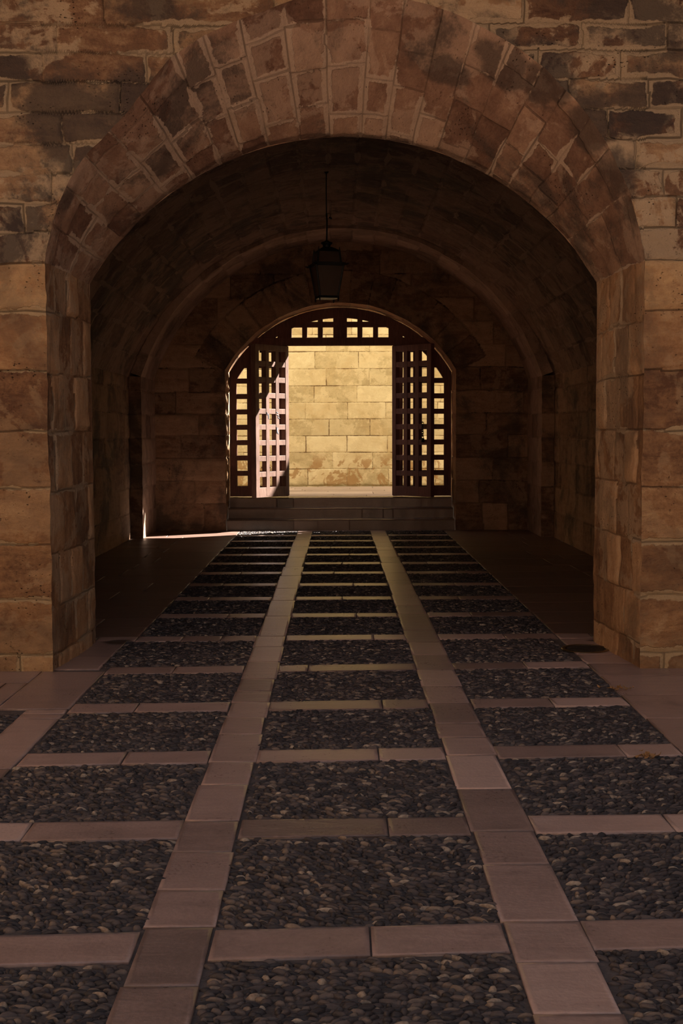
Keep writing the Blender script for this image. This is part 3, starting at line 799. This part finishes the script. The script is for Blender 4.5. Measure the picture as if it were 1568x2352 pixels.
step(19.926, 20.196, -.03, .345, 'middle dark stone step with a thin bright worn edge below the gate', .02, 5)
step(20.206, YO + .02, -.03, ZS, 'top stone step carrying the wooden gate as its sill', .02, 8)

# ------------------------------------------------------------------ wooden gate
CX = .06
gate = empty('wooden_gate', (CX, YG, ZS + .012), 'tall dark wooden lattice gate filling the lit archway, its two leaves open', 'gate')
Z0 = ZS + .012
zl = lambda z: z - Z0                    # local height
T2 = .036                                # half thickness of the fixed frame
def clip_top(x, R):                      # height of an arc of radius R concentric with the gateway
    return A_G.z0 + math.sqrt(max(.01, R * R - x * x))
RI, RO = 1.95, 2.115
# arch frame: stiles + curved head as one board ring
m = MB(); n = 48
a_in = math.asin(1.715 / RI); a_out = math.asin(1.833 / RO)
inn = [(-1.715, zl(Z0))] + [(RI * math.sin(-a_in + 2 * a_in * i / n), zl(A_G.z0 + RI * math.cos(-a_in + 2 * a_in * i / n))) for i in range(n + 1)] + [(1.715, zl(Z0))]
out = [(-1.833, zl(Z0))] + [(RO * math.sin(-a_out + 2 * a_out * i / n), zl(A_G.z0 + RO * math.cos(-a_out + 2 * a_out * i / n))) for i in range(n + 1)] + [(1.833, zl(Z0))]
b = 0; k = len(inn)
v = [(x, -T2 - .006, z) for x, z in inn] + [(x, -T2 - .006, z) for x, z in out] + [(x, T2 + .006, z) for x, z in inn] + [(x, T2 + .006, z) for x, z in out]
f = []
for i in range(k - 1):
    f += [(i, k + i, k + i + 1, i + 1), (2 * k + i, 2 * k + i + 1, 3 * k + i + 1, 3 * k + i), (i, i + 1, 2 * k + i + 1, 2 * k + i), (k + i, 3 * k + i, 3 * k + i + 1, k + i + 1)]
f += [(0, 2 * k, 3 * k, k), (k - 1, 2 * k - 1, 4 * k - 1, 3 * k - 1)]
m.add(v, f); m.build('arch_frame', M['wood'], gate, bevel=.004)
ROWZ = [.693 + .2541 * i for i in range(9)]       # bottoms of the lattice holes
HOLE = .170
ZT0, ZT1 = 3.005, 3.139                            # transom beam
# transom
m = MB(); m.box(-1.62, 1.62, -T2 - .01, T2 + .01, zl(ZT0), zl(ZT1)); m.build('transom_beam', M['wood'], gate, bevel=.004)
m = MB()
def vbar(m, x0, x1, z0):
    top = [zl(clip_top(x, RI + .05)) for x in (x0, x1)]
    if min(top) <= zl(z0): return
    m.prism([(x0, zl(z0)), (x1, zl(z0)), (x1, top[1]), (x0, top[0])], -T2, T2)
vbar(m, -.1136, .1136, ZT1)
for s in (-1, 1):
    for x0, x1 in ((.285, .368), (.543, .626), (.798, 1.033), (1.205, 1.33)):
        a, b_ = sorted((s * x0, s * x1)); vbar(m, a, b_, ZT1)
xe = math.sqrt((RI + .04) ** 2 - (3.35 - A_G.z0) ** 2)
m.box(-xe, xe, -T2 + .004, T2 - .004, zl(3.306), zl(3.397))
m.build('transom_lattice', M['wood'], gate, bevel=.003)
# jamb posts of the doorway
for s in (-1, 1):
    a, b_ = sorted((s * .868, s * 1.033)); m = MB(); m.box(a, b_, -T2 - .012, T2 + .012, 0, zl(ZT0)); m.build('door_post', M['wood'], gate, bevel=.004)
    m = MB()
    for x0, x1 in ((1.205, 1.288), (1.46, 1.543)):
        a, b_ = sorted((s * x0, s * x1)); zt = min(ZT0, clip_top((a + b_) / 2, RI + .05))
        m.box(a, b_, -T2, T2, 0, zl(zt))
    a, b_ = sorted((s * 1.03, s * 1.72))
    m.box(a, b_, -T2 + .003, T2 - .003, 0, zl(ROWZ[0]))
    for i in range(9):
        z0 = ROWZ[i] + HOLE; z1 = ROWZ[i + 1] if i < 8 else ZT0
        xmax = min(1.72, math.sqrt(max(.2, (RI + .05) ** 2 - (z1 - A_G.z0) ** 2)))
        a, b_ = sorted((s * 1.03, s * xmax)); m.box(a, b_, -T2 + .003, T2 - .003, zl(z0), zl(z1))
    m.build('side_lattice', M['wood'], gate, bevel=.003)
    # iron drop bolt on the side panel
    if s < 0:
        m = MB(); m.tube([(-1.30, -T2 - .02, zl(1.0)), (-1.16, -T2 - .025, zl(1.0))], .011); m.box(-1.24, -1.2, -T2 - .03, -T2 + .01, zl(.97), zl(1.03))
        m.tube([(-1.30, -T2 - .02, zl(1.0)), (-1.305, -T2 - .06, zl(1.0))], .009)
        m.build('bolt', M['iron'], gate, bevel=.002)
# leaves
LW, LT = .857, .056
def leaf(s, ang, label_mat):
    """s=-1 left, 1 right; ang = opening angle from closed, swung towards the camera"""
    r = bpy.data.objects.new('leaf', None); C.objects.link(r); r.parent = gate; r.empty_display_size = .1
    r.location = (s * .872, -T2 - .012, 0)
    # local x runs from hinge to free edge, local y = towards the passage side when closed
    d = Vector((-s * math.cos(ang), -math.sin(ang), 0))
    r.rotation_euler = (0, 0, math.atan2(d.y, d.x))
    zb, zt = .012, zl(ZT0) - .012
    st = [(0, .086), (.086 + .170, .086 + .253), (.086 + .423, .086 + .506), (LW - .092, LW)]
    y0, y1 = (-.068, LT / 2) if s < 0 else (-LT / 2, .056)
    for i, (a, b_) in enumerate(st):
        if i in (0, 3):
            m = MB(); m.box(a, b_, y0, y1, zb, zt); m.build('stile', label_mat, r, bevel=.004)
    m = MB()
    for a, b_ in st[1:3]: m.box(a, b_, y0 + .001, y1 - .001, zb + .02, zt - .02)
    m.build('upright_bars', label_mat, r, bevel=.003)
    m = MB()
    for i in range(8): m.box(.08, LW - .08, y0 + .005, y1 - .005, zl(ROWZ[i] + HOLE), zl(ROWZ[i + 1]))
    m.build('cross_bars', label_mat, r, bevel=.003)
    m = MB(); m.box(.08, LW - .08, y0 + .003, y1 - .003, zb, zl(ROWZ[0])); m.build('bottom_rail', label_mat, r, bevel=.003)
    m = MB(); m.box(.08, LW - .08, y0 + .003, y1 - .003, zl(ROWZ[8] + HOLE), zt); m.build('top_rail', label_mat, r, bevel=.003)
    return r
lf = leaf(-1, math.radians(126), M['wood_leaf'])
rt = leaf(1, math.radians(134), M['wood'])
# scratched paint marks on the lit face of the left leaf
def stroke(m, pts):
    m.tube([(x, LT / 2 + .001, zl(z)) for x, z in pts], .004, 5)
for x, z, paths in ((.545, 1.86, [[(.03, .05), (.02, .0), (.0, .025), (-.012, .01), (-.02, -.06)]]),
                    (.30, 1.86, [[(.03, .05), (-.01, .04), (.02, .01), (-.02, .0), (-.015, -.04), (-.05, -.05)]]),
                    (.305, 1.615, [[(.02, .06), (.015, -.05), (.016, .0), (-.02, .04), (.012, .0), (-.025, -.06)]])):
    m = MB()
    for p in paths: stroke(m, [(x + a, z + b_) for a, b_ in p])
    m.build('painted_scrawl', M['chalk'], lf)

# chain hanging from the right leaf
m = MB()
for i in range(7):
    R_ = Matrix.Translation((0, 0, -.036 * i)) @ Matrix.Rotation(math.radians(90 * (i % 2)), 4, 'Z')
    m.torus(.017, .006, R_, 1.5)
m.box(-.026, .026, -.011, .011, -.30, -.235)
ch = m.build('chain', M['iron'], None, smooth=True)
pq = gate.location + lf.location * 0 + rt.location
dd = Vector((math.cos(rt.rotation_euler[2]), math.sin(rt.rotation_euler[2]), 0)); nn = Vector((-dd.y, dd.x, 0))
if nn.y > 0: nn = -nn
ch.location = gate.location + rt.location + dd * .70 + nn * .052 + Vector((0, 0, zl(1.715)))
ch.rotation_euler = (0, 0, .5)
tag(ch, 'short black iron chain hanging in an opening of the right gate leaf', 'chain')

# ------------------------------------------------------------------ hanging lantern
LY = 14.55
lan = empty('hanging_lantern', (-.112, LY, 3.125), 'black iron four-sided lantern with smoked glass hanging from the vault', 'lantern', math.radians(14))
u = .000798
zz = lambda yy: (2140 - yy) * u
m = MB(); m.frustum(.118, .112, zz(2095), zz(2060)); m.build('base_frame', M['iron'], lan, bevel=.003)
for sx, sy in ((-1, -1), (1, -1), (1, 1), (-1, 1)):
    m = MB(); m.tube([(sx * .11, sy * .11, zz(2062)), (sx * .112, sy * .112, zz(2110)), (sx * .108, sy * .108, zz(2140))], [.012, .009, .005]); m.build('foot', M['iron'], lan, smooth=True)
    m = MB(); m.tube([(sx * .108, sy * .108, zz(2070)), (sx * .162, sy * .162, zz(1625))], .011, 6); m.build('corner_bar', M['iron'], lan)
    m = MB(); m.tube([(sx * .14, sy * .14, zz(1590)), (sx * .125, sy * .125, zz(1405))], .010, 6); m.build('upper_bar', M['iron'], lan)
    m = MB(); m.tube([(sx * .155, sy * .155, zz(1608)), (sx * .19, sy * .19, zz(1612)), (sx * .215, sy * .215, zz(1600))], [.014, .011, .004], 6)
    m.tube([(sx * .178, sy * .178, zz(1610)), (sx * .178, sy * .178, zz(1575))], [.007, .003], 6); m.build('corner_horn', M['iron'], lan)
    m = MB(); m.tube([(sx * .125, sy * .125, zz(1415)), (sx * .125, sy * .125, zz(1355))], [.009, .003], 6); m.build('finial', M['iron'], lan)
def pane_quad(m, k, a0, z0, a1, z1, t=.003):
    R_ = Matrix.Rotation(math.radians(90 * k), 4, 'Z')
    v = [(-a0, -a0, z0), (a0, -a0, z0), (a1, -a1, z1), (-a1, -a1, z1)]
    v2 = [(x, y + t, z) for x, y, z in v]
    m.add(v + v2, [(0, 1, 2, 3), (7, 6, 5, 4), (0, 4, 5, 1), (1, 5, 6, 2), (2, 6, 7, 3), (3, 7, 4, 0)], R_)
for k in range(4):
    m = MB(); pane_quad(m, k, .108, zz(2070), .160, zz(1630)); m.build('glass_pane', M['glass'], lan)
for k in range(4):
    m = MB(); pane_quad(m, k, .139, zz(1588), .122, zz(1410)); m.build('upper_pane', M['glass'], lan)
m = MB()
for k in range(4):
    R_ = Matrix.Rotation(math.radians(90 * k), 4, 'Z'); m.box(-.172, .172, -.172, -.135, zz(1632), zz(1580), R_)
m.build('middle_band', M['iron'], lan, bevel=.003)
m = MB(); m.frustum(.135, .120, zz(1420), zz(1395)); m.frustum(.12, .055, zz(1395), zz(1345)); m.build('roof', M['iron'], lan, bevel=.004)
m = MB(); m.lathe([(0, zz(1350)), (.05, zz(1350)), (.044, zz(1325)), (.05, zz(1305)), (.068, zz(1290)), (.068, zz(1272)), (.035, zz(1258)), (.012, zz(1240)), (0, zz(1240))]); m.build('cap', M['iron'], lan, smooth=True)
ztop = A_V.z0 + math.sqrt(A_V.R ** 2 - (-.112 - A_V.cx) ** 2) - 3.125 + .012
m = MB(); m.tube([(0, 0, zz(1245)), (.004, 0, zz(1100)), (.006, 0, zz(950)), (0, 0, zz(850))], .010); m.tube([(0, 0, zz(850)), (-.003, 0, zz(500)), (0, 0, ztop)], .0062)
m.tube([(0, 0, zz(850)), (.045, 0, zz(848)), (.045, 0, zz(905))], .004, 6); m.tube([(.03, 0, zz(905)), (.062, 0, zz(922))], .011, 6)
m.build('hanging_rod', M['iron'], lan, smooth=True)
m = MB(); m.lathe([(0, ztop + .01), (.03, ztop + .005), (.03, ztop - .008), (.012, ztop - .03), (0, ztop - .03)]); m.build('ceiling_rose', M['iron'], lan, smooth=True)

# ------------------------------------------------------------------ floor cover and litter
mh = empty('manhole_cover', (1.815, 8.84, 0), 'round dark metal cover with a thin shiny rim beside the right jamb', 'manhole cover')
m = MB(); m.lathe([(.150, .0), (.152, .007), (.172, .007), (.176, .001)], 48); m.build('rim', M['brass'], mh, smooth=True)
m = MB(); m.lathe([(0, .004), (.05, .0045), (.10, .004), (.151, .003)], 48)
for i in range(-4, 5):
    w = math.sqrt(max(0, .135 ** 2 - (i * .03) ** 2)); m.box(-w, w, i * .03 - .004, i * .03 + .004, .002, .0065)
m.build('lid', M['castiron'], mh)

def litter(x, y, n, sd, label):
    q = random.Random(sd); m = MB()
    for _ in range(n):
        cx, cy = q.gauss(0, .035), q.gauss(0, .02); l = q.uniform(.012, .026); w = l * q.uniform(.3, .55)
        R_ = Matrix.Translation((cx, cy, q.uniform(.006, .024))) @ Matrix.Rotation(q.uniform(0, 6.3), 4, 'Z') @ Matrix.Rotation(q.uniform(-.7, .7), 4, 'Y') @ Matrix.Rotation(q.uniform(-.8, .8), 4, 'X')
        top = [(-l, 0, .006), (-l * .4, w * .8, 0), (l * .3, w, .003), (l, 0, .008), (l * .3, -w, .003), (-l * .4, -w * .8, 0)]
        v = [(0, 0, -.003)] + top + [(0, 0, -.0045)] + [(a, b_, c - .0015) for a, b_, c in top]
        f = [(0, 1 + i, 1 + (i + 1) % 6) for i in range(6)] + [(7, 8 + (i + 1) % 6, 8 + i) for i in range(6)] + [(1 + i, 8 + i, 8 + (i + 1) % 6, 1 + (i + 1) % 6) for i in range(6)]
        m.add(v, f, R_)
    zmin = min(p[2] for p in m.v); m.v = [(a, b_, c - zmin) for a, b_, c in m.v]
    o = m.build('leaf_litter', M['leaf'], None); o.location = (x, y, .001)
    tag(o, label, 'dry leaves'); return o
litter(1.735, 7.42, 14, 2, 'small clump of dry leaves where the pebbles meet the right-hand slabs')
litter(1.50, 5.86, 16, 4, 'sparse dry leaf bits on the cross band near the right edge')

# ------------------------------------------------------------------ the court around the camera (out of view), with two added light blockers
def panel_obj(name, pts, label, cat):
    g = GM(); P = np.array(pts, float).reshape(2, 2, 3)
    n = 12; s = np.linspace(0, 1, n)[:, None, None]; t = np.linspace(0, 1, n)[None, :, None]
    Q = (P[0, 0] * (1 - s) + P[1, 0] * s) * (1 - t) + (P[0, 1] * (1 - s) + P[1, 1] * s) * t
    U = np.stack([Q[..., 0] + Q[..., 1], Q[..., 2] + Q[..., 1] * .5], -1)
    jd, tone = courses(U[..., 0], U[..., 1], np.arange(-20, 30, .4), [rnd_joints(-20, 20, .6, .9, i) for i in range(5)], 0, 3)
    g.grid(Q, jd, tone, U, 0)
    tag(g.build(name, [M['plaster']]), label, cat, kind='structure')
CL, CR, CB = -8.0, 13.0, -11.0
panel_obj('wall_court_left', [(CL, CB, 0), (CL, YF, 0), (CL, CB, 6.5), (CL, YF, 6.5)], 'stone wall closing the left side of the court', 'wall')
panel_obj('wall_court_right', [(CR, CB, 0), (CR, YF, 0), (CR, CB, 6), (CR, YF, 6)], 'stone wall closing the right side of the court', 'wall')
panel_obj('wall_court_rear', [(CL, CB, 0), (CR, CB, 0), (CL, CB, 4.5), (CR, CB, 4.5)], 'low stone wall closing the far side of the court behind the viewer', 'wall')
g_ = MB(); g_.box(CL, CR, -1.4, 4.3, 5.6, 5.9)  # added slab out of view, keeps sky light off the near floor
tag(g_.build('overhead_light_blocker', M['blocker_dark']), 'dark unseen slab added above the viewer to block sky light', 'light blocker', kind='structure')
panel_obj('arch_light_blocker', [(CL, YF, 5.35), (CR, YF, 5.35), (CL, 6.35, 5.25), (CR, 6.35, 5.25)], 'unseen slab added above the arch to block sky and sun', 'balcony')  # added slab out of view, shades the floor and wall before the arch

# ------------------------------------------------------------------ light
w = bpy.data.worlds.new('World'); bpy.context.scene.world = w; w.use_nodes = True
bg = w.node_tree.nodes['Background']; bg.inputs[0].default_value = (.82, .86, 1.0, 1); bg.inputs[1].default_value = .55
sl = bpy.data.lights.new('sun', 'SUN'); sl.energy = 30; sl.color = (1, .93, .84); sl.angle = math.radians(.55)
so = bpy.data.objects.new('sun', sl); C.objects.link(so); so.location = (14, 30, 14)
so.rotation_euler = Vector((1.66, 1.0, 1.48)).to_track_quat('Z', 'Y').to_euler()
def portal(name, loc, rot, sx, sy):
    """sky portal: emits nothing, only tells the renderer where daylight enters"""
    l = bpy.data.lights.new(name, 'AREA'); l.shape = 'RECTANGLE'; l.size = sx; l.size_y = sy
    try: l.cycles.is_portal = True
    except Exception: return
    o = bpy.data.objects.new(name, l); C.objects.link(o); o.location = loc; o.rotation_euler = rot
portal('court_sky_portal', ((CL + CR) / 2, (CB + YF) / 2, 7.9), (0, 0, 0), CR - CL, YF - CB)
portal('street_sky_portal', (3, 22.2, 7.0), (0, 0, 0), 28, 3.6)

# ------------------------------------------------------------------ camera
cd = bpy.data.cameras.new('camera'); co = bpy.data.objects.new('camera', cd); C.objects.link(co)
Fpx = 2800.0
cd.sensor_fit = 'AUTO'; cd.sensor_width = 36.0; cd.lens = Fpx / 2352 * 36.0; cd.clip_start = .05; cd.clip_end = 200
yaw = math.atan(10 / Fpx); pit = math.atan(186 / Fpx); roll = .0035
fw = Vector((math.sin(yaw) * math.cos(pit), math.cos(yaw) * math.cos(pit), -math.sin(pit)))
r0 = fw.cross(Vector((0, 0, 1))).normalized(); u0 = r0.cross(fw)
r = r0 * math.cos(roll) - u0 * math.sin(roll); up = u0 * math.cos(roll) + r0 * math.sin(roll)
mw = Matrix((r, up, -fw)).transposed().to_4x4(); mw.translation = (0, 0, 1.6)
co.matrix_world = mw
sc = bpy.context.scene; sc.camera = co
sc.view_settings.view_transform = 'Standard'; sc.view_settings.look = 'None'; sc.view_settings.gamma = 1.0
sc.view_settings.use_curve_mapping = False; sc.view_settings.exposure = .25
sc.cycles.max_bounces = 10; sc.cycles.diffuse_bounces = 6; sc.cycles.sample_clamp_indirect = 6.0
